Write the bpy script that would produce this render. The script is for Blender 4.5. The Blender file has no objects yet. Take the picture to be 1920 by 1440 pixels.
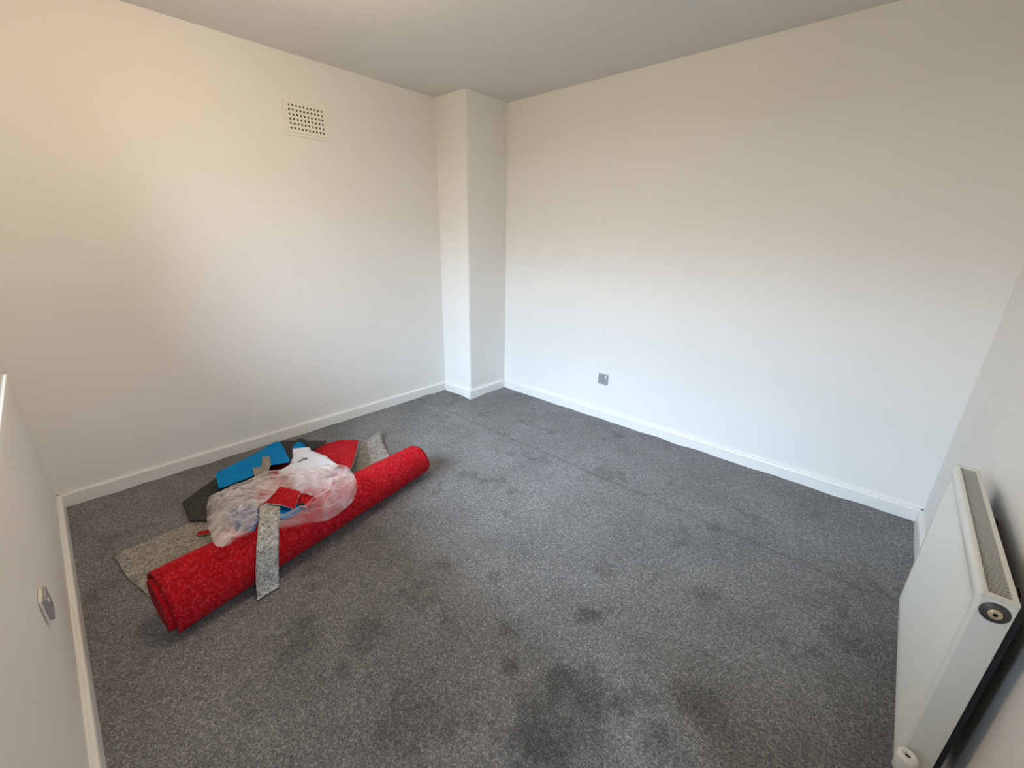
import bpy, bmesh, math, random
from mathutils import Vector, Matrix, noise
random.seed(7)
S = bpy.context.scene
COL = S.collection
PI = math.pi

# ------------------------------------------------------------------ camera
def cam_setup():
    yaw, pitch, roll_ = -0.7320, -0.3375, 0.01754
    f = Vector((math.cos(pitch)*math.sin(yaw), math.cos(pitch)*math.cos(yaw), math.sin(pitch)))
    r = Vector((math.cos(yaw), -math.sin(yaw), 0)); u = r.cross(f)
    r2 = r*math.cos(roll_)+u*math.sin(roll_); u2 = -r*math.sin(roll_)+u*math.cos(roll_)
    cd = bpy.data.cameras.new('camera'); cd.sensor_width = 36; cd.lens = 781.47/1920*36
    cd.clip_start = 0.02
    c = bpy.data.objects.new('camera', cd); COL.objects.link(c)
    m = Matrix((( r2.x, u2.x, -f.x, 2.999), (r2.y, u2.y, -f.y, -2.831), (r2.z, u2.z, -f.z, 1.387), (0, 0, 0, 1)))
    c.matrix_world = m; S.camera = c
cam_setup()

# ------------------------------------------------------------------ world, light, exposure
LX, LY, H = 3.372, -3.041, 2.4          # room: x 0..LX, y LY..0
WX0, WX1, WZ0, WZ1 = 0.46, 2.60, 0.86, 2.12
HX, HY0, HY1, HZ0, HZ1 = 4.75, -3.35, -2.65, .75, 2.1     # unseen landing window, added for fill light through the open door
SKY = 0.96
SKYC = (41.0, 48.5, 57.5)          # overcast sky, brightest overhead
SKYL = (13.5, 17.6, 22.8)          # lower sky
HORIZ = (6.8, 6.7, 7.2)            # bright hazy horizon over the houses opposite
GROUND = (.85, 1.0, .7)
LAMP = (750.0, 583.0, 394.0)
def world_setup():
    w = bpy.data.worlds.new('sky'); S.world = w; w.use_nodes = True
    nt = w.node_tree; nt.nodes.clear()
    out = nt.nodes.new('ShaderNodeOutputWorld'); bg = nt.nodes.new('ShaderNodeBackground')
    tc = nt.nodes.new('ShaderNodeTexCoord'); sp = nt.nodes.new('ShaderNodeSeparateXYZ')
    cr = nt.nodes.new('ShaderNodeValToRGB'); mr = nt.nodes.new('ShaderNodeMapRange')
    mr.inputs[1].default_value = -1; mr.inputs[2].default_value = 1
    nt.links.new(tc.outputs['Generated'], sp.inputs[0]); nt.links.new(sp.outputs['Z'], mr.inputs[0])
    nt.links.new(mr.outputs[0], cr.inputs[0]); nt.links.new(cr.outputs[0], bg.inputs[0])
    e = cr.color_ramp.elements
    e[0].position = 0.0; e[0].color = (*GROUND, 1)
    e[1].position = 1.0; e[1].color = (*SKYC, 1)
    for p, c in ((.49, GROUND), (.50, HORIZ), (.585, HORIZ), (.61, SKYL), (.70, SKYL), (.80, SKYC)):
        x = e.new(p); x.color = (*c, 1)
    bg.inputs[1].default_value = SKY
    nt.links.new(bg.outputs[0], out.inputs[0])
    ld = bpy.data.lights.new('window_daylight_portal', 'AREA'); ld.shape = 'RECTANGLE'
    ld.size = WX1-WX0; ld.size_y = WZ1-WZ0; ld.cycles.is_portal = True
    lo = bpy.data.objects.new('window_daylight_portal', ld); COL.objects.link(lo)
    lo.location = ((WX0+WX1)/2, LY-0.16, (WZ0+WZ1)/2); lo.rotation_euler = (PI/2, 0, 0)
    l2 = bpy.data.lights.new('added_fill_portal', 'AREA'); l2.shape = 'RECTANGLE'  # portal for the added landing window that fills the near floor
    l2.size = HZ1-HZ0; l2.size_y = HY1-HY0; l2.cycles.is_portal = True
    o2 = bpy.data.objects.new('added_fill_portal', l2); COL.objects.link(o2)
    o2.location = (HX+.12, (HY0+HY1)/2, (HZ0+HZ1)/2); o2.rotation_euler = (0, PI/2, 0)
world_setup()
S.view_settings.view_transform = 'Standard'
S.view_settings.look = 'None'
S.view_settings.exposure = 0.0
S.view_settings.gamma = 1.0
S.view_settings.use_curve_mapping = False
S.cycles.max_bounces = 14
S.cycles.diffuse_bounces = 8
S.cycles.transparent_max_bounces = 24
S.cycles.sample_clamp_indirect = 6
S.cycles.caustics_refractive = False
S.cycles.caustics_reflective = False
S.cycles.use_denoising = True

# ------------------------------------------------------------------ materials
def mat(name, col, rough=.6, metal=0, spec=.5):
    m = bpy.data.materials.new(name); m.use_nodes = True
    b = m.node_tree.nodes['Principled BSDF']
    b.inputs['Base Color'].default_value = (*col, 1); b.inputs['Roughness'].default_value = rough
    b.inputs['Metallic'].default_value = metal; b.inputs['Specular IOR Level'].default_value = spec
    return m
def N(m, t, **kw):
    n = m.node_tree.nodes.new(t)
    for k, v in kw.items(): setattr(n, k, v)
    return n
def lk(m, a, b): m.node_tree.links.new(a, b)
def bsdf(m): return m.node_tree.nodes['Principled BSDF']
def objc(m):
    return N(m, 'ShaderNodeTexCoord').outputs['Object']
def bump(m, height, strength, dist):
    b = N(m, 'ShaderNodeBump'); b.inputs['Strength'].default_value = strength; b.inputs['Distance'].default_value = dist
    lk(m, height, b.inputs['Height']); lk(m, b.outputs[0], bsdf(m).inputs['Normal']); return b
def ntex(m, co, scale, detail=3, rough=.5):
    n = N(m, 'ShaderNodeTexNoise'); n.inputs['Scale'].default_value = scale
    n.inputs['Detail'].default_value = detail; n.inputs['Roughness'].default_value = rough
    lk(m, co, n.inputs['Vector']); return n.outputs['Fac']
def ramp(m, fac, stops):
    r = N(m, 'ShaderNodeValToRGB'); e = r.color_ramp.elements
    e[0].position, e[0].color = stops[0][0], (*stops[0][1], 1)
    e[1].position, e[1].color = stops[-1][0], (*stops[-1][1], 1)
    for p, c in stops[1:-1]:
        x = e.new(p); x.color = (*c, 1)
    lk(m, fac, r.inputs[0]); return r.outputs[0]
def mulc(m, a, b, fac=1.0):
    x = N(m, 'ShaderNodeMix', data_type='RGBA', blend_type='MULTIPLY'); x.inputs[0].default_value = fac
    lk(m, a, x.inputs[6]); lk(m, b, x.inputs[7]); return x.outputs[2]

def paint(name, col, var=.03):
    m = mat(name, col, .62, spec=.3); co = objc(m)
    f = ntex(m, co, 1.3, 3)
    c = ramp(m, f, [(.3, tuple(v*(1-var) for v in col)), (.7, col)])
    lk(m, c, bsdf(m).inputs['Base Color'])
    bump(m, ntex(m, co, 260, 3), .12, .002)
    return m
M = {}
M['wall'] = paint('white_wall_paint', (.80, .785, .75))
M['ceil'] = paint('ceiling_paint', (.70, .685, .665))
M['gloss'] = mat('white_gloss_trim', (.80, .79, .76), .32)
M['pvc'] = mat('white_pvc', (.82, .82, .82), .3)
M['plate'] = mat('vent_plastic', (.80, .76, .70), .45)
M['dark'] = mat('dark_cavity', (.05, .035, .025), .9)
M['socket'] = mat('grey_brushed_socket', (.36, .38, .41), .45, .3)
M['socketw'] = mat('white_socket', (.74, .72, .69), .35)
M['slot'] = mat('socket_slot', (.03, .03, .03), .6)

def floor_mat():
    m = mat('grey_twist_pile_carpet', (.15, .15, .155), .95, spec=.1); co = objc(m)
    v = N(m, 'ShaderNodeTexVoronoi'); v.inputs['Scale'].default_value = 240; lk(m, co, v.inputs['Vector'])
    bw = N(m, 'ShaderNodeSeparateColor'); lk(m, v.outputs['Color'], bw.inputs[0])
    c1 = ramp(m, bw.outputs[0], [(.0, (.13, .13, .132)), (.45, (.19, .19, .193)), (.75, (.235, .234, .237)), (1., (.35, .35, .35))])
    c2 = ramp(m, ntex(m, co, 75, 4, .7), [(.3, (.80, .80, .80)), (.7, (1.18, 1.18, 1.18))])
    c3 = ramp(m, ntex(m, co, 3.2, 5, .6), [(.35, (.88, .88, .87)), (.65, (1.06, 1.06, 1.06))])
    a = N(m, 'ShaderNodeAttribute'); a.attribute_name = 'wear'
    c = mulc(m, mulc(m, mulc(m, c1, c2), c3), a.outputs['Color'])
    lk(m, c, bsdf(m).inputs['Base Color'])
    bump(m, ntex(m, co, 210, 3, .7), .7, .004)
    return m
M['floor'] = floor_mat()

def pile_mat(name, base, fleck, dark, scale=150, rough=.95, t=(.25, .6, .85), var=.24):
    m = mat(name, base, rough, spec=.15); co = objc(m)
    v = N(m, 'ShaderNodeTexVoronoi'); v.inputs['Scale'].default_value = scale; lk(m, co, v.inputs['Vector'])
    bw = N(m, 'ShaderNodeSeparateColor'); lk(m, v.outputs['Color'], bw.inputs[0])
    c1 = ramp(m, bw.outputs[0], [(0, dark), (t[0], base), (t[1], base), (t[2], fleck)])
    c2 = ramp(m, ntex(m, co, 38, 4, .6), [(.32, (1-var,)*3), (.68, (1+var*.8,)*3)])
    lk(m, mulc(m, c1, c2), bsdf(m).inputs['Base Color'])
    bump(m, ntex(m, co, 170, 3, .7), .6, .004)
    return m
M['red'] = pile_mat('red_carpet_pile', (.43, .006, .012), (.49, .035, .045), (.35, .004, .009), 165, t=(.3, .72, .92))
M['blue'] = pile_mat('blue_carpet_pile', (.0, .235, .60), (.0, .245, .62), (.0, .225, .58), 200, var=.06)
M['paleblue'] = pile_mat('film_dulled_blue_pile', (.10, .17, .34), (.14, .21, .38), (.07, .13, .28), 200, var=.1)  # blue greyed in its colour to paint in the haze of the film
M['speck'] = pile_mat('speckled_grey_carpet_pile', (.44, .44, .42), (.64, .64, .62), (.20, .20, .20), 150)
M['speckd'] = pile_mat('speckled_beige_grey_carpet_pile', (.30, .285, .26), (.40, .385, .36), (.15, .145, .13), 150)
M['darkc'] = pile_mat('charcoal_carpet_backing', (.055, .055, .055), (.08, .08, .08), (.035, .035, .035), 200)
M['backing'] = mat('pale_carpet_backing', (.50, .46, .42), .9)
M['black_back_gap'] = mat('black_backing_and_gap_shade', (.012, .014, .02), .8)  # carpet backs, also the black that paints shade behind the radiator
M['redback'] = mat('deep_red_backing', (.26, .012, .014), .9)
M['paper'] = mat('white_paper', (.80, .82, .92), .55)
M['ink'] = mat('black_ink', (.015, .015, .03), .6)
M['rad'] = paint('radiator_enamel', (.74, .75, .71), .05); bsdf(M['rad']).inputs['Roughness'].default_value = .38
M['radtop'] = mat('radiator_grille_enamel', (.68, .66, .58), .45)
M['slat'] = mat('grille_slat_enamel', (.40, .385, .33), .6)
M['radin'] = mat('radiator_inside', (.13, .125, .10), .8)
M['rubber'] = mat('dark_plug_ring', (.055, .055, .05), .45)
M['brass'] = mat('brass_plug', (.62, .52, .36), .35, .5)
M['copper'] = mat('painted_pipe', (.62, .60, .56), .4)
M['cap'] = mat('white_valve_cap', (.78, .78, .76), .35)
M['door'] = mat('white_door_paint', (.78, .77, .75), .4)
M['steel'] = mat('steel_handle', (.6, .6, .6), .3, 1)
M['flex'] = mat('white_flex', (.8, .8, .78), .4)

def film_mat():
    m = bpy.data.materials.new('clear_polythene_film'); m.use_nodes = True
    nt = m.node_tree; nt.nodes.clear()
    o = nt.nodes.new('ShaderNodeOutputMaterial')
    tr = nt.nodes.new('ShaderNodeBsdfTransparent'); tr.inputs[0].default_value = (1, .97, .97, 1)
    p = nt.nodes.new('ShaderNodeBsdfPrincipled'); p.inputs['Base Color'].default_value = (.95, .92, .96, 1)
    p.inputs['Roughness'].default_value = .07; p.inputs['Specular IOR Level'].default_value = 1.0
    tl = nt.nodes.new('ShaderNodeBsdfTranslucent'); tl.inputs[0].default_value = (.93, .88, .90, 1)
    m1 = nt.nodes.new('ShaderNodeMixShader'); m1.inputs[0].default_value = .35
    nt.links.new(p.outputs[0], m1.inputs[1]); nt.links.new(tl.outputs[0], m1.inputs[2])
    lw = nt.nodes.new('ShaderNodeLayerWeight'); lw.inputs[0].default_value = .35
    mr = nt.nodes.new('ShaderNodeMapRange'); mr.inputs[3].default_value = .10; mr.inputs[4].default_value = .92
    nt.links.new(lw.outputs['Facing'], mr.inputs[0])
    tc = nt.nodes.new('ShaderNodeTexCoord'); nz = nt.nodes.new('ShaderNodeTexNoise'); nz.inputs['Scale'].default_value = 12
    nz.inputs['Detail'].default_value = 3; nt.links.new(tc.outputs['Object'], nz.inputs['Vector'])
    mm = nt.nodes.new('ShaderNodeMath'); mm.operation = 'MULTIPLY'
    r2 = nt.nodes.new('ShaderNodeMapRange'); r2.inputs[1].default_value = .35; r2.inputs[2].default_value = .65
    r2.inputs[3].default_value = .45; r2.inputs[4].default_value = 1.8
    nt.links.new(nz.outputs[0], r2.inputs[0]); nt.links.new(r2.outputs[0], mm.inputs[0]); nt.links.new(mr.outputs[0], mm.inputs[1])
    mx = nt.nodes.new('ShaderNodeMixShader'); nt.links.new(mm.outputs[0], mx.inputs[0])
    nt.links.new(tr.outputs[0], mx.inputs[1]); nt.links.new(m1.outputs[0], mx.inputs[2])
    b = nt.nodes.new('ShaderNodeBump'); b.inputs['Strength'].default_value = .2; b.inputs['Distance'].default_value = .006
    n2 = nt.nodes.new('ShaderNodeTexNoise'); n2.inputs['Scale'].default_value = 35; n2.inputs['Detail'].default_value = 2
    nt.links.new(tc.outputs['Object'], n2.inputs['Vector']); nt.links.new(n2.outputs[0], b.inputs['Height'])
    nt.links.new(b.outputs[0], p.inputs['Normal'])
    nt.links.new(mx.outputs[0], o.inputs[0])
    return m
M['film'] = film_mat()

def glass_mat():
    m = bpy.data.materials.new('window_glass'); m.use_nodes = True
    nt = m.node_tree; nt.nodes.clear()
    o = nt.nodes.new('ShaderNodeOutputMaterial'); tr = nt.nodes.new('ShaderNodeBsdfTransparent')
    tr.inputs[0].default_value = (.95, .97, .97, 1)
    g = nt.nodes.new('ShaderNodeBsdfGlossy'); g.inputs['Roughness'].default_value = .02
    fr = nt.nodes.new('ShaderNodeFresnel'); mx = nt.nodes.new('ShaderNodeMixShader')
    nt.links.new(fr.outputs[0], mx.inputs[0]); nt.links.new(tr.outputs[0], mx.inputs[1]); nt.links.new(g.outputs[0], mx.inputs[2])
    nt.links.new(mx.outputs[0], o.inputs[0]); return m
M['glass'] = glass_mat()

# ------------------------------------------------------------------ helpers
def obj(name, bm, m, parent=None, smooth=False):
    me = bpy.data.meshes.new(name); bmesh.ops.recalc_face_normals(bm, faces=bm.faces) if not smooth == 'keep' else None
    bm.to_mesh(me); bm.free()
    for x in (m if isinstance(m, (list, tuple)) else [m]): me.materials.append(x)
    if smooth:
        for p in me.polygons: p.use_smooth = True
    o = bpy.data.objects.new(name, me); COL.objects.link(o)
    if parent: o.parent = parent
    return o
def box(bm, x0, x1, y0, y1, z0, z1, bev=0):
    g = bmesh.ops.create_cube(bm, size=1)
    vs = g['verts']
    for v in vs:
        v.co = Vector((x0 if v.co.x < 0 else x1, y0 if v.co.y < 0 else y1, z0 if v.co.z < 0 else z1))
    if bev:
        es = list({e for v in vs for e in v.link_edges})
        bmesh.ops.bevel(bm, geom=es, offset=bev, segments=2, affect='EDGES', profile=.5)
def boxes(*bs, bev=0):
    bm = bmesh.new()
    for b in bs: box(bm, *b, bev=bev)
    return bm
def thing(name, label, cat, loc=(0, 0, 0), group=None):
    o = bpy.data.objects.new(name, None); COL.objects.link(o); o.location = loc
    o['label'] = label; o['category'] = cat
    if group: o['group'] = group
    return o
def tag(o, label, cat, group=None):
    o['label'] = label; o['category'] = cat
    if group: o['group'] = group
    return o
def struct(o): o['kind'] = 'structure'; return o
def rel(o, root):
    """keep world-space mesh coordinates while parented to an offset root"""
    o.parent = root; o.matrix_parent_inverse = Matrix.Translation(root.location).inverted(); return o
def cyl(bm, p0, p1, r0, r1=None, seg=24, caps=True):
    r1 = r0 if r1 is None else r1
    p0, p1 = Vector(p0), Vector(p1); d = (p1-p0)
    g = bmesh.ops.create_cone(bm, cap_ends=caps, segments=seg, radius1=r0, radius2=r1, depth=d.length)
    q = d.to_track_quat('Z', 'Y').to_matrix().to_4x4(); q.translation = (p0+p1)/2
    bmesh.ops.transform(bm, matrix=q, verts=g['verts'])
def lathe(bm, prof, origin, axis, seg=32):
    """prof: list of (radius, height) along axis"""
    q = Vector(axis).to_track_quat('Z', 'Y').to_matrix().to_4x4(); q.translation = Vector(origin)
    rings = []
    for r, h in prof:
        if r < 1e-6: rings.append([bm.verts.new(q @ Vector((0, 0, h)))])
        else: rings.append([bm.verts.new(q @ Vector((r*math.cos(2*PI*k/seg), r*math.sin(2*PI*k/seg), h))) for k in range(seg)])
    for a, b in zip(rings, rings[1:]):
        for k in range(seg):
            l = (k+1) % seg
            if len(a) == 1: bm.faces.new((a[0], b[k], b[l]))
            elif len(b) == 1: bm.faces.new((a[k], a[l], b[0]))
            else: bm.faces.new((a[k], a[l], b[l], b[k]))

# ------------------------------------------------------------------ room shell
SH, ST = .078, .019
PX, PY = .355, .449                       # boxed-in corner column
def wear_value(x, y):
    v = 1.0
    for sx, sy, r in STAINS:
        d = math.hypot(x-sx, y-sy)
        if d < r*2.2:
            n = noise.noise(Vector((x*14, y*14, 3.1)))*.5+noise.noise(Vector((x*40, y*40, 7.7)))*.35
            k = max(0, 1-d/(r*1.6)+n*.9); v *= 1-min(.26, .4*k)
    n = noise.noise(Vector((x*2.2, y*2.2, .5)))+.5*noise.noise(Vector((x*6, y*6, 1.5)))
    v *= 1+.10*n
    m = noise.noise(Vector((x*5, y*5, 9.))) + .6*noise.noise(Vector((x*17, y*17, 4.)))
    if m > .42: v *= 1-min(.22, (m-.42)*.9)
    dy = abs(y+.785+.012*noise.noise(Vector((x*3, 0, 0))))
    if dy < .022: v *= 1-.30*(1-dy/.022)*(.6+.8*abs(noise.noise(Vector((x*9, 5, 0)))))
    return v
STAINS = [(1.697, -2.52, 0.05), (1.635, -2.456, 0.03), (1.856, -2.327, 0.06), (1.993, -1.811, 0.03), (2.324, -1.457, 0.05), (2.409, -1.7, 0.035), (1.784, -1.922, 0.03), (2.593, -0.806, 0.03), (1.791, -0.592, 0.02), (3.154, -1.145, 0.06), (2.536, -2.068, 0.14), (2.562, -1.957, 0.08), (2.841, -1.742, 0.06), (2.806, -1.944, 0.05), (2.224, -2.378, 0.1), (2.549, -2.164, 0.08), (2.723, -1.282, 0.05), (2.213, -1.963, 0.03), (1.918, -2.461, 0.03), (2.312, -2.068, 0.03)]
def make_floor():
    nx, ny = 300, 270
    verts, faces, wear = [], [], []
    for j in range(ny+1):
        y = LY+(-LY)*j/ny
        for i in range(nx+1):
            x = LX*i/nx
            e = min(x, LX-x, -y, y-LY)
            if x < PX+.1 and y > -PY-.1: e = min(e, max(x-PX, -PY-y))
            z = .0016*noise.noise(Vector((x*9, y*9, 0)))+.001*noise.noise(Vector((x*30, y*30, 2)))
            if e < .1: z += (.1-max(e, 0))/.1*(.010*noise.noise(Vector((x*6.5, y*6.5, 8)))+.003)
            verts.append((x, y, z)); wear.append(wear_value(x, y))
    w = nx+1
    for j in range(ny):
        for i in range(nx):
            a = j*w+i; faces.append((a, a+1, a+w+1, a+w))
    me = bpy.data.meshes.new('floor'); me.from_pydata(verts, [], faces)
    at = me.color_attributes.new('wear', 'FLOAT_COLOR', 'POINT')
    at.data.foreach_set('color', [c for v in wear for c in (v, v, v, 1)])
    for p in me.polygons: p.use_smooth = True
    me.materials.append(M['floor'])
    o = bpy.data.objects.new('floor', me); COL.objects.link(o); struct(o)
make_floor()
T = .25
struct(obj('floor_slab', boxes((-T, LX+T, LY-T, T, -.2, -.02)), M['dark']))
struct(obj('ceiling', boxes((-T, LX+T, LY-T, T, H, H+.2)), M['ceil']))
struct(obj('wall_left', boxes((-T, 0, LY-T, T, -.02, H)), M['wall']))
struct(obj('wall_back', boxes((0, LX, 0, T, -.02, H)), M['wall']))
# right wall with a doorway behind the camera
DY0, DY1, DZ = -2.93, -2.13, 2.02
struct(obj('wall_right', boxes((LX, LX+T, DY1, T, -.02, H), (LX, LX+T, LY-T, DY0, -.02, H), (LX, LX+T, DY0, DY1, DZ, H)), M['wall']))
# landing and window added beyond the open door for daylight fill
struct(obj('floor_added_landing', boxes((LX+T, HX+.2, -3.6, -1.2, -.2, -.004)), M['floor']))
struct(obj('ceiling_added_landing', boxes((LX+T, HX+.2, -3.6, -1.2, H, H+.2)), M['ceil']))
struct(obj('wall_added_landing', boxes((HX, HX+.2, -3.6, HY0, -.2, H), (HX, HX+.2, HY1, -1.2, -.2, H), (HX, HX+.2, HY0, HY1, -.2, HZ0), (HX, HX+.2, HY0, HY1, HZ1, H),
    (LX+T, HX+.2, -3.75, -3.6, -.2, H), (LX+T, HX+.2, -1.2, -1.05, -.2, H)), M['wall']))
struct(obj('window_added_fill', boxes((HX+.08, HX+.12, HY0, HY0+.05, HZ0, HZ1), (HX+.08, HX+.12, HY1-.05, HY1, HZ0, HZ1), (HX+.08, HX+.12, HY0+.05, HY1-.05, HZ0, HZ0+.05), (HX+.08, HX+.12, HY0+.05, HY1-.05, HZ1-.05, HZ1)), M['pvc']))  # frame of the added fill-light window
# window wall
struct(obj('wall_front', boxes((0, WX0, LY-T, LY, -.02, H), (WX1, LX, LY-T, LY, -.02, H), (WX0, WX1, LY-T, LY, -.02, WZ0), (WX0, WX1, LY-T, LY, WZ1, H)), M['wall']))
bm = boxes((0, PX, -PY, 0, -.02, H))
vert_e = [e for e in bm.edges if abs(e.verts[0].co.z-e.verts[1].co.z) > 1 and e.verts[0].co.x > .3 and e.verts[0].co.y < -.4]
bmesh.ops.bevel(bm, geom=vert_e, offset=.006, segments=3, affect='EDGES')
struct(obj('wall_column', bm, M['wall']))
# skirting boards: profile with a rounded top front edge
def skirt(name, p0, p1, nrm):
    p0, p1, n = Vector((*p0, 0)), Vector((*p1, 0)), Vector((*nrm, 0))
    prof = [(0, -.01), (ST, -.01), (ST, SH-.008), (ST-.0025, SH-.002), (ST-.008, SH), (0, SH)]
    bm = bmesh.new(); A = []; B = []
    d = (p1-p0).normalized()
    for o, z in prof:
        A.append(bm.verts.new(p0+n*o+Vector((0, 0, z)))); B.append(bm.verts.new(p1+n*o+Vector((0, 0, z))))
    k = len(prof)
    for i in range(k): bm.faces.new((A[i], A[(i+1) % k], B[(i+1) % k], B[i]))
    bm.faces.new(A); bm.faces.new(B)
    struct(obj(name, bm, M['gloss']))
skirt('baseboard_left', (0, LY), (0, -PY), (1, 0))
skirt('baseboard_column_left', (ST, -PY), (PX-.0002, -PY), (0, -1))
skirt('baseboard_column_right', (PX, -PY-ST), (PX, 0), (1, 0))
skirt('baseboard_back', (PX, 0), (LX, 0), (0, -1))
skirt('baseboard_right', (LX, 0), (LX, DY1+.07), (-1, 0))
skirt('baseboard_front', (0, LY), (LX, LY), (0, 1))

# window: frame, mullion, two panes, sill
wr = thing('window_1', 'white framed window above the sill in the left wall', 'window', (WX0, LY-.14, WZ0)); del wr['category']; del wr['label']; struct(wr)
fw = .045
yb, yf = LY-.17, LY-.11
mx = (WX0+WX1)/2
for b in ((WX0, WX1, yb, yf, WZ0, WZ0+fw), (WX0, WX1, yb, yf, WZ1-fw, WZ1), (WX0, WX0+fw, yb, yf, WZ0+fw, WZ1-fw), (WX1-fw, WX1, yb, yf, WZ0+fw, WZ1-fw), (mx-fw/2, mx+fw/2, yb, yf, WZ0+fw, WZ1-fw)):
    rel(obj('window_frame', boxes(b, bev=.004), M['pvc']), wr)
for a, b in ((WX0+fw, mx-fw/2), (mx+fw/2, WX1-fw)):
    rel(obj('pane', boxes((a, b, LY-.142, LY-.136, WZ0+fw, WZ1-fw)), M['glass']), wr)
bm = boxes((WX0+.049, WX1+.055, LY+.0005, LY+.035, WZ0-.032, WZ0-.006), (WX0+.001, WX1-.001, LY-.115, LY+.01, WZ0+.0005, WZ0+.006), bev=.002)
rel(obj('window_sill', bm, M['gloss']), wr)

# open door in the right wall (behind the camera), set open to admit the added landing's light
dr = thing('door_1', '', 'door', (LX, DY0, 0)); del dr['category']; del dr['label']; struct(dr)
rel(obj('door_leaf', boxes((LX+T+.005, LX+T+.745, DY0-.035, DY0+.005, .006, DZ-.03), bev=.002), M['door']), dr)
rel(obj('door_frame', boxes((LX, LX+.1, DY0+.001, DY0+.028, 0.005, DZ-.001), (LX, LX+.1, DY1-.028, DY1-.001, 0.005, DZ-.001), (LX, LX+.1, DY0+.028, DY1-.028, DZ-.028, DZ-.001)), M['gloss']), dr)
bm = bmesh.new(); cyl(bm, (LX+T+.68, DY0+.003, 1), (LX+T+.68, DY0+.05, 1), .009); cyl(bm, (LX+T+.685, DY0+.05, 1), (LX+T+.57, DY0+.05, 1), .009)
rel(obj('door_handle', bm, M['steel'], smooth=True), dr)

# ------------------------------------------------------------------ ceiling pendant lamp
BX, BY, BZ = 1.40, -2.19, 2.10
lamp = thing('pendant_lamp', 'bare warm bulb hanging on a short white flex from the ceiling', 'lamp', (BX, BY, H))
bm = bmesh.new(); lathe(bm, [(0, 0), (.045, 0), (.045, -.008), (.03, -.025), (.008, -.032), (0, -.032)], (BX, BY, H), (0, 0, 1))
rel(obj('ceiling_rose', bm, M['pvc'], smooth=True), lamp)
bm = bmesh.new(); cyl(bm, (BX, BY, H-.03), (BX, BY, BZ+.10), .0035, seg=12)
rel(obj('flex', bm, M['flex'], smooth=True), lamp)
bm = bmesh.new(); lathe(bm, [(0, .105), (.010, .105), (.017, .085), (.018, .045), (.022, .043), (.022, .036), (0, .036)], (BX, BY, BZ), (0, 0, 1))
rel(obj('bulb_holder', bm, M['pvc'], smooth=True), lamp)
bm = bmesh.new(); lathe(bm, [(.012, .038), (.014, .028), (.024, .012), (.030, -.006), (.028, -.022), (.018, -.036), (0, -.042)], (BX, BY, BZ), (0, 0, 1))
em = bpy.data.materials.new('warm_bulb_glow'); em.use_nodes = True
ep = em.node_tree.nodes['Principled BSDF']; ep.inputs['Base Color'].default_value = (1, .9, .8, 1)
ep.inputs['Emission Color'].default_value = (1, LAMP[1]/LAMP[0], LAMP[2]/LAMP[0], 1); ep.inputs['Emission Strength'].default_value = LAMP[0]
rel(obj('bulb', bm, em, smooth=True), lamp)

# ------------------------------------------------------------------ air vent on the left wall
def vent():
    v = thing('air_vent', 'cream plastic air vent with rows of small holes high on the left wall', 'vent', (0, -1.467, 2.057))
    y0, y1, z0, z1 = -1.607, -1.334, 1.962, 2.150
    # outer frame as four bars
    rel(obj('frame', boxes((0.001, .007, y0, y1, z0, z0+.02), (0.001, .007, y0, y1, z1-.02, z1), (0.001, .007, y0, y0+.02, z0+.02, z1-.02), (0.001, .007, y1-.02, y1, z0+.02, z1-.02)), M['plate']), v)
    # raised plate with real holes
    a0, a1, b0, b1 = -1.594, -1.353, 1.978, 2.145
    cy = [-1.5755+.0224*i for i in range(10)]; cz = [2.003+.0246*j for j in range(6)]
    h = .0062
    bm = bmesh.new()
    ys = sorted([a0, a1]+[c-.0112 for c in cy]+[cy[-1]+.0112]); zs = sorted([b0, b1]+[c-.0123 for c in cz]+[cz[-1]+.0123])
    X1, X0 = .014, .009
    cache = {}
    def V(x, y, z):
        k = (round(x, 5), round(y, 5), round(z, 5))
        if k not in cache: cache[k] = bm.verts.new((x, y, z))
        return cache[k]
    for i in range(len(ys)-1):
        for j in range(len(zs)-1):
            c = [(ys[i], zs[j]), (ys[i+1], zs[j]), (ys[i+1], zs[j+1]), (ys[i], zs[j+1])]
            hole = None
            for p in cy:
                for q in cz:
                    if ys[i] < p < ys[i+1] and zs[j] < q < zs[j+1] and ys[i+1]-ys[i] < .03: hole = (p, q)
            if hole is None:
                bm.faces.new([V(X1, *p) for p in c])
            else:
                p, q = hole
                ring = [(p+h*math.cos(PI/4*k-3*PI/4), q+h*math.sin(PI/4*k-3*PI/4)) for k in range(8)]
                rv = [V(X1, *r) for r in ring]; cv = [V(X1, *r) for r in c]; iv = [V(X0, *r) for r in ring]
                for k in range(4):
                    bm.faces.new((cv[k], rv[2*k], rv[(2*k-1) % 8])); bm.faces.new((cv[k], cv[(k+1) % 4], rv[2*k+1], rv[2*k]))
                    bm.faces.new((cv[(k+1) % 4], rv[(2*k+2) % 8], rv[2*k+1])) if False else None
                for k in range(8): bm.faces.new((rv[k], rv[(k+1) % 8], iv[(k+1) % 8], iv[k]))
    # skirt of the plate
    for (p, q) in (((a0, b0), (a1, b0)), ((a1, b0), (a1, b1)), ((a1, b1), (a0, b1)), ((a0, b1), (a0, b0))):
        vs = [bm.verts.new(t) for t in ((X1, *p), (X1, *q), (.002, *q), (.002, *p))]; bm.faces.new(vs)
    rel(obj('grille_plate', bm, M['plate']), v)
    rel(obj('dark_backing', boxes((.0015, .004, a0+.004, a1-.004, b0+.004, b1-.004)), M['dark']), v)
    for yy in (-1.5643, -1.386):
        bm = bmesh.new(); lathe(bm, [(0, .0022), (.0035, .0018), (.0042, 0), (0, 0)], (X1, yy, 2.0645), (1, 0, 0), 12)
        rel(obj('screw', bm, M['plate'], smooth=True), v)
vent()

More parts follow.
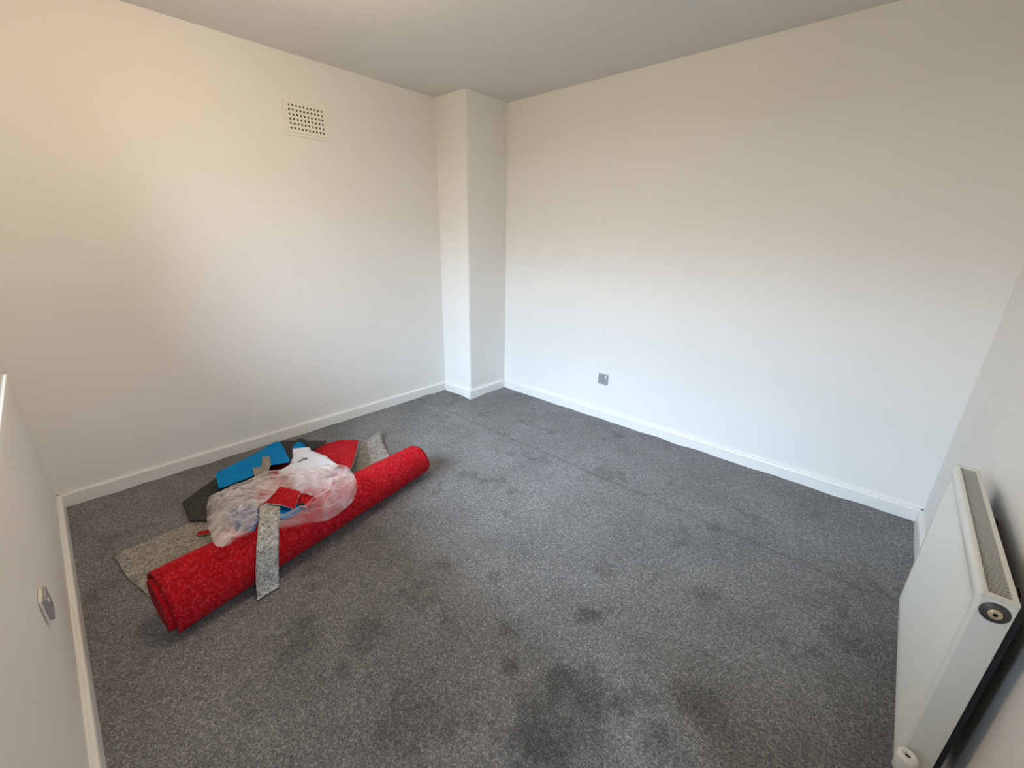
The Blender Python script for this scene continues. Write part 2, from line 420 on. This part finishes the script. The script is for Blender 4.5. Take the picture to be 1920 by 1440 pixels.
# ------------------------------------------------------------------ sockets
def socket_back():
    s = thing('wall_socket', 'small square grey wall socket low on the right-hand wall above the skirting', 'socket', (1.434, 0, .337))
    x, z = 1.434, .337
    rel(obj('faceplate', boxes((x-.043, x+.043, -.009, -.0005, z-.043, z+.043), bev=.003), M['socket']), s)
    rel(obj('white_surround', boxes((x-.046, x+.046, -.003, -.0003, z-.043, z+.049)), M['socketw']), s)
    for a, b, w_, h_ in ((0, .017, .005, .009), (-.011, -.008, .008, .004), (.011, -.008, .008, .004)):
        rel(obj('pin_slot', boxes((x+a-w_/2, x+a+w_/2, -.0100, -.0085, z+b-h_/2, z+b+h_/2)), M['slot']), s)
    rel(obj('rocker_switch', boxes((x+.018, x+.032, -.0125, -.008, z+.012, z+.032), bev=.0015), M['socketw']), s)
socket_back()
def socket_front():
    x, z = 1.452, .404
    s = thing('wall_socket', 'small grey-fronted socket on the left foreground wall below the window', 'socket', (x, LY, z))
    h = .034
    rel(obj('back_box', boxes((x-h, x+h, LY+.0005, LY+.009, z-h, z+h), bev=.002), M['socketw']), s)
    rel(obj('faceplate', boxes((x-h-.001, x+h+.001, LY+.009, LY+.017, z-h-.001, z+h+.001), bev=.002), M['socket']), s)
    rel(obj('rocker_switch', boxes((x+.012, x+.024, LY+.016, LY+.019, z+.010, z+.026), bev=.001), M['socketw']), s)
    for a, b, w_, h_ in ((0, .014, .004, .008), (-.009, -.007, .007, .004), (.009, -.007, .007, .004)):
        rel(obj('pin_slot', boxes((x+a-w_/2, x+a+w_/2, LY+.0165, LY+.0175, z+b-h_/2, z+b+h_/2)), M['slot']), s)
socket_front()

# ------------------------------------------------------------------ radiator on the right wall
def radiator():
    y0, y1, z0, z1 = -1.682, -.972, .150, .716      # near end, far end
    xf, xb = 3.270, 3.327
    R = thing('radiator', 'white panel radiator with a slotted top grille on the right wall', 'radiator', (3.3, (y0+y1)/2, z0))
    # ribbed front panel: smooth borders, pressed vertical ribs between
    bm = bmesh.new()
    pitch = .0133; mr_ = .030
    yy = [y0, y0+.004, y0+.012, y0+mr_]
    n = int((y1-y0-2*mr_)/pitch*6)
    yy += [y0+mr_+(y1-y0-2*mr_)*i/n for i in range(1, n)] + [y1-mr_, y1-.012, y1-.004, y1]
    zz = [z0, z0+.004, z0+.012, z0+.030, z0+.042, z1-.062, z1-.050, z1-.034, z1-.030, z1-.022, z1-.006, z1-.001, z1]
    def edge(d, r=.010):
        return 0 if d >= r else r-math.sqrt(max(0, r*r-(r-d)**2))
    rows = []
    for z in zz:
        row = []
        for y in yy:
            x = xf+max(edge(y-y0), edge(y1-y), edge(z-z0, .008), edge(z1-z, .006))
            inr = (y0+mr_ <= y <= y1-mr_) and (z0+.042 <= z <= z1-.062)
            if inr: x += .0034*(.5+.5*math.cos(2*PI*(y-y0-mr_)/pitch))-.0004
            if z1-.050 <= z <= z1-.034 and y0+.02 < y < y1-.02: x += .0045
            row.append(bm.verts.new((x, y, z)))
        rows.append(row)
    for a, b in zip(rows, rows[1:]):
        for k in range(len(yy)-1): bm.faces.new((a[k], a[k+1], b[k+1], b[k]))
    # return lip at the top of the panel
    top = [bm.verts.new((xf+.012, y, z1)) for y in yy]
    for k in range(len(yy)-1): bm.faces.new((rows[-1][k], rows[-1][k+1], top[k+1], top[k]))
    p = obj('front_panel', bm, M['rad'], smooth=True); rel(p, R)
    rel(obj('back_panel', boxes((xb-.010, xb, y0+.004, y1-.004, z0, z1-.004), bev=.003), M['rad']), R)
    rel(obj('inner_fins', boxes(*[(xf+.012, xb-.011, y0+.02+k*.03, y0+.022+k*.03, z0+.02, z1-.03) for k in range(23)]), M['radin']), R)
    rel(obj('end_cover', boxes((xf+.004, xb, y0-.0005, y0+.006, z0+.003, z1-.002), bev=.0022), M['rad']), R)
    rel(obj('end_cover', boxes((xf+.004, xb, y1-.006, y1+.0005, z0+.003, z1-.002), bev=.0022), M['rad']), R)
    g = obj('top_grille', boxes((xf+.008, xf+.014, y0, y1, z1-.006, z1+.001), (xb-.009, xb, y0, y1, z1-.006, z1+.001),
        (xf+.004, xb, y0-.001, y0+.012, z1-.006, z1+.002), (xf+.004, xb, y1-.012, y1+.001, z1-.006, z1+.002), bev=.0015), M['radtop']); rel(g, R)
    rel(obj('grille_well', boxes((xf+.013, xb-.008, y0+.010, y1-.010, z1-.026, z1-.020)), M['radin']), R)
    sm = None; k = 0; y = y0+.0165
    while y < y1-.013:
        if sm is None:
            s = obj('slat', boxes((-.0180, .0180, -.0026, .0026, -.003, .001)), M['slat']); sm = s.data
        else:
            s = bpy.data.objects.new('slat', sm); COL.objects.link(s)
        s.location = ((xf+.014+xb-.009)/2, y, z1-.004)
        s.parent = g                      # the grille's own origin sits at the world origin
        y += .0098
    rel(obj('painted_gap_shade', boxes((xb+.0005, xb+.012, y0+.008, y1-.008, z0+.012, z1-.040)), M['black_back_gap']), R)  # black box painting in the shade between radiator and wall
    # end plug at the near top corner
    cx_, cz_ = 3.3005, .682
    bm = bmesh.new(); lathe(bm, [(.0115, .0055), (.0135, .0040), (.0215, .0030), (.0225, 0), (.0115, 0), (.0115, .0055)], (cx_, y0-.0005, cz_), (0, -1, 0), 40)
    pl = rel(obj('end_plug', bm, M['rubber'], smooth=True), R); pl['label'] = 'dark ringed end plug'
    bm = bmesh.new(); lathe(bm, [(.0040, .0085), (.0095, .0085), (.0108, .0065), (.0110, 0)], (cx_, y0-.0008, cz_), (0, -1, 0), 32)
    rel(obj('bleed_valve', bm, M['brass'], smooth=True), R)
    bm = bmesh.new(); lathe(bm, [(0, .0030), (.0042, .0030), (.0042, .0086)], (cx_, y0-.0008, cz_), (0, -1, 0), 4)
    rel(obj('bleed_screw', bm, M['dark']), R)
    # lockshield valve under the near lower corner
    vx, vy, vz = 3.275, y0-.040, .256
    bm = bmesh.new(); lathe(bm, [(.006, -.006), (.006, 0), (.016, .0005), (.0195, -.003), (.0200, -.010), (.0190, -.048), (.017, -.050), (0, -.050)], (vx, vy, vz), (0, 0, 1), 36)
    vc = rel(obj('valve_cap', bm, M['cap'], smooth=True), R); vc['label'] = 'white lockshield valve cap'
    bm = bmesh.new(); lathe(bm, [(0, -.006), (.0062, -.006)], (vx, vy, vz), (0, 0, 1), 20)
    rel(obj('cap_hole', bm, M['dark']), R)
    bm = bmesh.new(); cyl(bm, (vx, vy, vz-.085), (vx, vy, vz-.05), .012); cyl(bm, (vx, vy, vz-.062), (vx, y0+.004, vz-.062), .009)
    cyl(bm, (vx, vy, vz-.10), (vx, vy, vz-.083), .0135, seg=6); rel(obj('valve_body', bm, M['steel'], smooth=False), R)
    bm = bmesh.new(); cyl(bm, (vx, vy, .0), (vx, vy, vz-.10), .0075); rel(obj('pipe', bm, M['copper'], smooth=True), R)
    # wall brackets
    for y in (y0+.20, y1-.16):
        rel(obj('bracket', boxes((xb, LX-.0005, y-.015, y+.015, z0+.04, z0+.07), (xb, LX-.0005, y-.015, y+.015, z1-.12, z1-.08), (LX-.004, LX-.0005, y-.015, y+.015, z0+.04, z1-.08)), M['radtop']), R)
    return R, g
rad, grille = radiator()

# ------------------------------------------------------------------ carpet pieces on the floor
def zred(x, y): return .035+.085*min(1, max(0, (x-.45)/.5))
def zblue(x, y): return .03+.065*min(1, max(0, (x-.15)/.4))
def cut_polygon(bm, pts, step):
    vs = [bm.verts.new((x, y, 0)) for x, y in pts]; bm.faces.new(vs)
    xs = [p[0] for p in pts]; ys = [p[1] for p in pts]
    bmesh.ops.triangulate(bm, faces=bm.faces[:])
    for lo, hi, n in ((min(xs), max(xs), (1, 0, 0)), (min(ys), max(ys), (0, 1, 0))):
        t = lo+step
        while t < hi:
            co = (t, 0, 0) if n[0] else (0, t, 0)
            bmesh.ops.bisect_plane(bm, geom=bm.verts[:]+bm.edges[:]+bm.faces[:], plane_co=co, plane_no=n, dist=1e-5)
            t += step
def rough_edge(pts, amp, n=5, seed=0):
    out = []
    for i, p in enumerate(pts):
        q = pts[(i+1) % len(pts)]
        for k in range(n):
            t = k/n; x = p[0]+(q[0]-p[0])*t; y = p[1]+(q[1]-p[1])*t
            if k: 
                a = noise.noise(Vector((x*25, y*25, seed)))*amp; L_ = math.hypot(q[0]-p[0], q[1]-p[1])+1e-6
                x += -(q[1]-p[1])/L_*a; y += (q[0]-p[0])/L_*a
            out.append((x, y))
    return out
def sheet(name, pts, zf, th, mats, step=.02, amp=.003, seed=0, parent=None):
    bm = bmesh.new(); cut_polygon(bm, rough_edge(pts, amp, 5, seed), step)
    for v in bm.verts: v.co.z = zf(v.co.x, v.co.y)
    bmesh.ops.recalc_face_normals(bm, faces=bm.faces)
    up = sum(f.normal.z for f in bm.faces)
    if up < 0: bmesh.ops.reverse_faces(bm, faces=bm.faces)
    me = bpy.data.meshes.new(name); bm.to_mesh(me); bm.free()
    for x in mats: me.materials.append(x)
    for p in me.polygons: p.use_smooth = True
    o = bpy.data.objects.new(name, me); COL.objects.link(o)
    md = o.modifiers.new('thickness', 'SOLIDIFY'); md.thickness = th; md.offset = -1
    if len(mats) > 1: md.material_offset = 1; md.material_offset_rim = 1
    if parent: o.parent = parent
    return o
nz = lambda x, y, s, k=0: noise.noise(Vector((x*s, y*s, k)))

speckled = [(.668, -2.903), (.650, -2.656), (.655, -2.56), (.611, -2.329), (.531, -1.906), (.458, -1.599), (.451, -1.427), (.580, -1.480), (.744, -1.536), (.94, -1.60), (1.10, -1.80), (1.20, -2.4), (1.22, -2.80), (1.043, -2.843), (.872, -2.88)]
def zsp(x, y):
    d = math.hypot(x-.451, y+1.427)
    return .0105+.0015*nz(x, y, 8)+.035*max(0, 1-d/.14)**1.5
tag(sheet('carpet_offcut', speckled, zsp, .007, [M['speckd'], M['backing']], .03, .005), 'large flat speckled beige-grey carpet offcut lying on the floor partly under the red roll', 'carpet offcut', 'carpet offcuts in the heap')
darkp = [(.431, -2.6), (.291, -2.421), (.177, -2.191), (.067, -1.967), (.279, -1.749), (.355, -1.817), (.477, -2.014), (.638, -2.334), (.721, -2.54), (.652, -2.609)]
tag(sheet('carpet_offcut', darkp, lambda x, y: .022+.003*nz(x, y, 5)+.004*(x > .5), .006, [M['darkc'], M['darkc']], .03, .002), 'charcoal carpet offcut lying flat beneath the blue piece near the wall', 'carpet offcut', 'carpet offcuts in the heap')
bluep = [(.332, -2.415), (.304, -2.396), (.087, -2.019), (.101, -1.988), (.148, -1.991), (.535, -2.076), (.559, -2.094), (.506, -2.171), (.573, -2.298), (.582, -2.456)]
tag(sheet('carpet_offcut', bluep, lambda x, y: zblue(x, y)+.008, .008, [M['blue'], M['black_back_gap']], .03, .001), 'bright blue carpet offcut propped up between the heap and the wall', 'carpet offcut', 'carpet offcuts in the heap')
# small blue piece with a curled-over edge showing its black backing
b2 = sheet('carpet_offcut', [(.50, -2.058), (.288, -1.973), (.233, -1.908), (.316, -1.902), (.40, -1.92), (.56, -2.0)], lambda x, y: .058+.006*nz(x, y, 7), .006, [M['blue'], M['black_back_gap']], .03, .001)
tag(b2, 'small blue carpet scrap with black curled edge behind the white paper', 'carpet offcut', 'carpet offcuts in the heap')
bk = sheet('curled_backing', [(.239, -1.925), (.236, -1.9), (.266, -1.887), (.441, -1.864), (.465, -1.903), (.333, -1.908), (.27, -1.917)], lambda x, y: .080+.004*nz(x, y, 9), .005, [M['black_back_gap']], .03, .001, parent=b2)
redp = [(.436, -2.182), (.46, -2.049), (.394, -1.866), (.366, -1.772), (.378, -1.687), (.488, -1.61), (.814, -1.813), (.939, -1.907), (1.0, -1.999), (1.045, -2.162), (1.06, -2.294), (.996, -2.381), (.774, -2.351)]
tag(sheet('carpet_offcut', redp, lambda x, y: zred(x, y)+.008+.006*nz(x, y, 6), .008, [M['red'], M['backing']], .03, .002), 'wide red carpet offcut leaning against the back of the red roll', 'carpet offcut', 'carpet offcuts in the heap')

# the big red roll: a spiral sheet, inner turns telescoping out of the near end
AX, AY, BX2, BY2 = 1.298, -2.821, 1.057, -1.524
RL = math.hypot(BX2-AX, BY2-AY); DX, DY = (BX2-AX)/RL, (BY2-AY)/RL
def make_roll():
    bm = bmesh.new(); turns = 2.45; nA = 150; nL = 70
    t0 = math.radians(-62)
    rows = []
    for i in range(nL+1):
        row = []
        for j in range(nA+1):
            u = j/nA; th = t0+u*turns*2*PI
            lap = u*turns
            s0 = .014-.018*min(1, max(0, lap-.35)*1.5)+.004*math.sin(th+.6)
            s1 = RL-.004-.012*min(2, lap)
            s0 -= .05*math.cos(th)*.12; s = s0+(s1-s0)*i/nL
            f = s/RL; ra = .1345+(.101-.1345)*f
            k = ra-.0165*lap*(1 if lap < 1 else 1)-.010*max(0, lap-.4)*(1-f)
            # near end: slightly flattened, mouth opens at the bottom front
            x = math.cos(th)*k; z = math.sin(th)*k*.93
            # the open near end has slumped into a flattened loop leaning back
            fl_ = min(1, max(0, 1-s/.5)); fl_ = fl_*fl_*(3-2*fl_)
            ca, sa = .588, -.809
            al, be = x*ca+z*sa, x*(-sa)+z*ca
            be *= 1-.38*fl_
            x, z = al*ca-be*sa, al*sa+be*ca
            z += .93*ra; x += .004*fl_
            z += .0035*noise.noise(Vector((s*7, th*1.5, 0)))+.002*noise.noise(Vector((s*20, th*4, 3)))
            z = max(z, .0145+.0012*lap)
            row.append(bm.verts.new((AX+DX*s+DY*x, AY+DY*s-DX*x, z)))
        rows.append(row)
    for a, b in zip(rows, rows[1:]):
        for k in range(nA): bm.faces.new((a[k], a[k+1], b[k+1], b[k]))
    me = bpy.data.meshes.new('carpet_roll'); bmesh.ops.recalc_face_normals(bm, faces=bm.faces)
    bm.to_mesh(me); bm.free()
    # outward normal test on the first face
    p = me.polygons[nA//8]
    me.materials.append(M['red']); me.materials.append(M['redback'])
    for q in me.polygons: q.use_smooth = True
    o = bpy.data.objects.new('carpet_roll', me); COL.objects.link(o)
    fl = me.polygons[20]; c = fl.center; ax = Vector((AX, AY, .12))
    if fl.normal.dot(Vector(c)-ax) < 0: me.flip_normals()
    md = o.modifiers.new('thickness', 'SOLIDIFY'); md.thickness = .007; md.offset = -1; md.material_offset = 1; md.material_offset_rim = 1
    tag(o, 'long red speckled carpet roll lying across the floor in front of the heap', 'carpet roll')
make_roll()

# scraps lying on top of the roll, inside the plastic loop
def on_roll(x, y):
    s = (x-AX)*DX+(y-AY)*DY; w = (x-AX)*DY-(y-AY)*DX
    ra = .1345+(.101-.1345)*min(1, max(0, s/RL)); u = min(.98, abs(w)/ra)
    return .93*ra*(1+math.sqrt(1-u*u))
tag(sheet('carpet_offcut', [(1.145, -2.352), (1.215, -2.25), (1.245, -2.262), (1.272, -2.345), (1.262, -2.392), (1.205, -2.395)], lambda x, y: on_roll(x, y)+.008, .005, [M['blue'], M['black_back_gap']], .012, .001), 'small dark blue carpet scrap under the small red scrap on the roll', 'carpet offcut', 'carpet offcuts in the heap')
tag(sheet('carpet_offcut', [(1.14, -2.27), (1.17, -2.215), (1.246, -2.217), (1.258, -2.268), (1.20, -2.30)], lambda x, y: on_roll(x, y)+.012, .004, [M['red'], M['backing']], .012, .001), 'tiny pointed red carpet scrap right of the blue scrap on the roll', 'carpet offcut', 'carpet offcuts in the heap')
tag(sheet('carpet_offcut', [(1.226, -2.268), (1.245, -2.262), (1.256, -2.280), (1.242, -2.292), (1.228, -2.286)], lambda x, y: on_roll(x, y)+.016, .003, [M['black_back_gap'], M['black_back_gap']], .01, 0), 'tiny black scrap between the blue and red scraps on the roll', 'carpet offcut', 'carpet offcuts in the heap')
tag(sheet('carpet_offcut', [(1.071, -2.302), (1.184, -2.254), (1.274, -2.319), (1.170, -2.391)], lambda x, y: .268-.3*max(0, x-1.22)+.003*nz(x, y, 20), .006, [M['red'], M['backing']], .012, .001), 'small diamond-shaped red carpet scrap in the middle of the plastic', 'carpet offcut', 'carpet offcuts in the heap')
tag(sheet('carpet_offcut', [(.86, -2.46), (.92, -2.39), (1.20, -2.43), (1.26, -2.48), (1.23, -2.53), (1.02, -2.53)], lambda x, y: .135+.105*min(1, max(0, (x-.86)/.28))-.35*max(0, x-1.20), .005, [M['paleblue'], M['black_back_gap']], .02, .001), 'blue carpet scrap seen dimly through the plastic bag', 'carpet offcut', 'carpet offcuts in the heap')
tag(sheet('carpet_offcut', [(.775, -2.605), (.80, -2.555), (.83, -2.56), (.80, -2.62)], lambda x, y: .022, .005, [M['red'], M['backing']], .02, .001), 'tiny red sliver on the speckled offcut beside the bag', 'carpet offcut', 'carpet offcuts in the heap')

def ribbon(name, path, width, wdir, th, mats, label, cat, group=None, n=10):
    """sheet following a smooth 3-D path; wdir per path point"""
    P = [Vector(p) for p in path]
    def cr(i, t):
        a, b, c, d = P[max(i-1, 0)], P[i], P[i+1], P[min(i+2, len(P)-1)]
        return .5*((2*b)+(c-a)*t+(2*a-5*b+4*c-d)*t*t+(3*b-a-3*c+d)*t**3)
    pts = []
    for i in range(len(P)-1):
        for k in range(n): pts.append(cr(i, k/n))
    pts.append(P[-1])
    bm = bmesh.new(); rows = []
    for i, p in enumerate(pts):
        w = Vector(wdir).normalized(); m = 5
        wd = width*(1+.05*noise.noise(Vector((i*.15, 0, 0))))
        rows.append([bm.verts.new(p+w*wd*(k/m-.5)) for k in range(m+1)])
    for a, b in zip(rows, rows[1:]):
        for k in range(len(a)-1): bm.faces.new((a[k], a[k+1], b[k+1], b[k]))
    bmesh.ops.recalc_face_normals(bm, faces=bm.faces)
    if sum(f.normal.z for f in bm.faces) < 0: bmesh.ops.reverse_faces(bm, faces=bm.faces)
    me = bpy.data.meshes.new(name); bm.to_mesh(me); bm.free()
    for x in mats: me.materials.append(x)
    for p in me.polygons: p.use_smooth = True
    o = bpy.data.objects.new(name, me); COL.objects.link(o)
    md = o.modifiers.new('thickness', 'SOLIDIFY'); md.thickness = th; md.offset = -1; md.material_offset = 1; md.material_offset_rim = 1
    tag(o, label, cat, group); return o
ribbon('carpet_strip', [(1.13, -2.372, .247), (1.18, -2.388, .254), (1.240, -2.408, .252), (1.305, -2.440, .226), (1.353, -2.466, .180), (1.374, -2.484, .12), (1.381, -2.495, .06), (1.388, -2.502, .022), (1.400, -2.508, .009)],
       .087, (-.10, 1, 0), .006, [M['speck'], M['backing']], 'pale speckled carpet strip draped over the front of the red roll down to the floor', 'carpet strip')

crossp = [(.316, -2.162), (.349, -2.128), (.504, -2.173), (.602, -2.219), (.677, -2.215), (.767, -2.271), (.694, -2.314), (.588, -2.286), (.463, -2.26), (.495, -2.221)]
tag(sheet('carpet_offcut', crossp, lambda x, y: max(zblue(x, y) if x < .62 else 0, zred(x, y))+.016, .005, [M['speckd'], M['backing']], .02, .001), 'pale speckled notched carpet offcut standing up over the blue piece', 'carpet offcut', 'carpet offcuts in the heap')

# white printed sheet
def zpap(x, y): return zred(x, y)+.035
paperp = [(.332, -1.987), (.389, -1.9), (.438, -1.914), (.641, -1.906), (.862, -1.933), (.961, -2.051), (.858, -2.151), (.615, -2.177), (.569, -2.097), (.456, -2.034)]
pa = sheet('paper_sheet', paperp, zpap, .0006, [M['paper']], .03, 0)
tag(pa, 'white paper sheet printed with a letter P, tucked under the plastic', 'paper')
fc = bpy.data.curves.new('printed_letter', 'FONT'); fc.body = 'P'; fc.size = .092; fc.extrude = .0002; fc.align_x = 'CENTER'; fc.align_y = 'CENTER'; fc.offset = .0015
fo = bpy.data.objects.new('printed_letter', fc); COL.objects.link(fo); fc.materials.append(M['ink']); fo.parent = pa
LETTER = fo
up = Vector((-.572, .814, 0)).normalized(); slope = Vector((1, 0, .17)).normalized(); nrm = Vector((-.17, 0, 1)).normalized()
up = (up-nrm*up.dot(nrm)).normalized(); rt = up.cross(nrm)
mm = Matrix((rt*.80, up, nrm)).transposed().to_4x4(); mm.translation = Vector((.572, -2.021, zpap(.572, -2.021)+.0015)); fo.matrix_local = mm

# crumpled clear plastic in a loop over the heap and the roll
OUT = [(1.302, -2.495, .25), (1.319, -2.571, .251), (1.315, -2.619, .257), (.93, -2.581, .129), (.769, -2.543, .13), (.691, -2.507, .129), (.678, -2.428, .129), (.662, -2.332, .129), (.66, -2.23, .13), (.717, -2.145, .13), (.829, -2.08, .155), (.883, -1.989, .165), (1.0, -1.945, .185), (1.202, -2.001, .232), (1.262, -2.024, .20), (1.290, -2.071, .16), (1.323, -2.193, .155), (1.322, -2.293, .185), (1.322, -2.371, .21), (1.317, -2.403, .225)]
INN = [(1.258, -2.452, .265), (1.219, -2.445, .265), (1.10, -2.41, .225), (1.08, -2.39, .22), (1.05, -2.37, .20), (1.02, -2.34, .19), (.98, -2.315, .178), (.95, -2.29, .17), (.96, -2.262, .172), (1.02, -2.243, .185), (1.164, -2.255, .25), (1.209, -2.243, .252), (1.236, -2.229, .248), (1.247, -2.218, .243), (1.254, -2.231, .242), (1.265, -2.255, .240), (1.274, -2.294, .240), (1.282, -2.331, .243), (1.292, -2.367, .243), (1.297, -2.397, .243)]
def crom(P, u):
    n = len(P)-1; i = min(int(u*n), n-1); t = u*n-i
    a, b, c, d = [Vector(P[max(0, min(n, k))]) for k in (i-1, i, i+1, i+2)]
    return .5*((2*b)+(c-a)*t+(2*a-5*b+4*c-d)*t*t+(3*b-a-3*c+d)*t**3)
def ridge(v): return 1-abs(noise.noise(v))*2
def film(name, seed, bulge, amp, lift, shrink, parent=None, u0=0, u1=1):
    nu, nv = 300, 44
    bm = bmesh.new(); rows = []
    for i in range(nu+1):
        u = u0+(u1-u0)*i/nu; a = crom(OUT, u); b = crom(INN, u)
        row = []
        jag = 1+.05*noise.noise(Vector((u*30, seed, 0)))+.03*noise.noise(Vector((u*90, seed, 5)))
        for j in range(nv+1):
            t = j/nv; tt = .5+(t-.5)*(1-shrink)*jag
            p = a.lerp(b, tt)
            env = math.sin(PI*min(1, max(0, t)))**.6
            q = Vector((p.x*9, p.y*9, seed))
            warp = Vector((noise.noise(q), noise.noise(q+Vector((5, 3, 1))), noise.noise(q+Vector((9, 2, 7)))))
            w = Vector((p.x*13, p.y*13, seed*1.7))+warp*1.4
            # long folds running along the band and fine crinkles across
            k1 = ridge(Vector((u*8, tt*3.6, seed))+warp*.7)
            k2 = ridge(w); k3 = ridge(Vector((p.x*30, p.y*30, seed))+warp*1.2)
            h = bulge*env*(.6+.4*noise.noise(Vector((u*7, seed, 1)))) + amp*env*(k1*1.0+k2*.7-.9)+amp*.24*(k3-.6)*(.3+.7*env)
            p.z += lift+h
            p.x += .010*warp.x*env; p.y += .012*warp.y*env
            row.append(bm.verts.new(p))
        rows.append(row)
    for a, b in zip(rows, rows[1:]):
        for k in range(nv): bm.faces.new((a[k], a[k+1], b[k+1], b[k]))
    o = obj(name, bm, M['film'], parent, smooth=True)
    return o
pf = film('plastic_bag', 3.3, .034, .022, .010, .0)
tag(pf, 'crumpled clear plastic bag curled in a loop over the carpet heap and roll', 'plastic bag')
film('inner_layer', 11.1, .012, .013, -.004, .10, pf)

# the printed letter as a real mesh
bpy.context.view_layer.update()
dg = bpy.context.evaluated_depsgraph_get()
lm = bpy.data.meshes.new_from_object(LETTER.evaluated_get(dg)); mt = LETTER.matrix_local.copy()
bpy.data.objects.remove(LETTER)
lo = bpy.data.objects.new('printed_letter', lm); COL.objects.link(lo); lo.parent = pa; lo.matrix_local = mt
lm.materials.clear(); lm.materials.append(M['ink'])
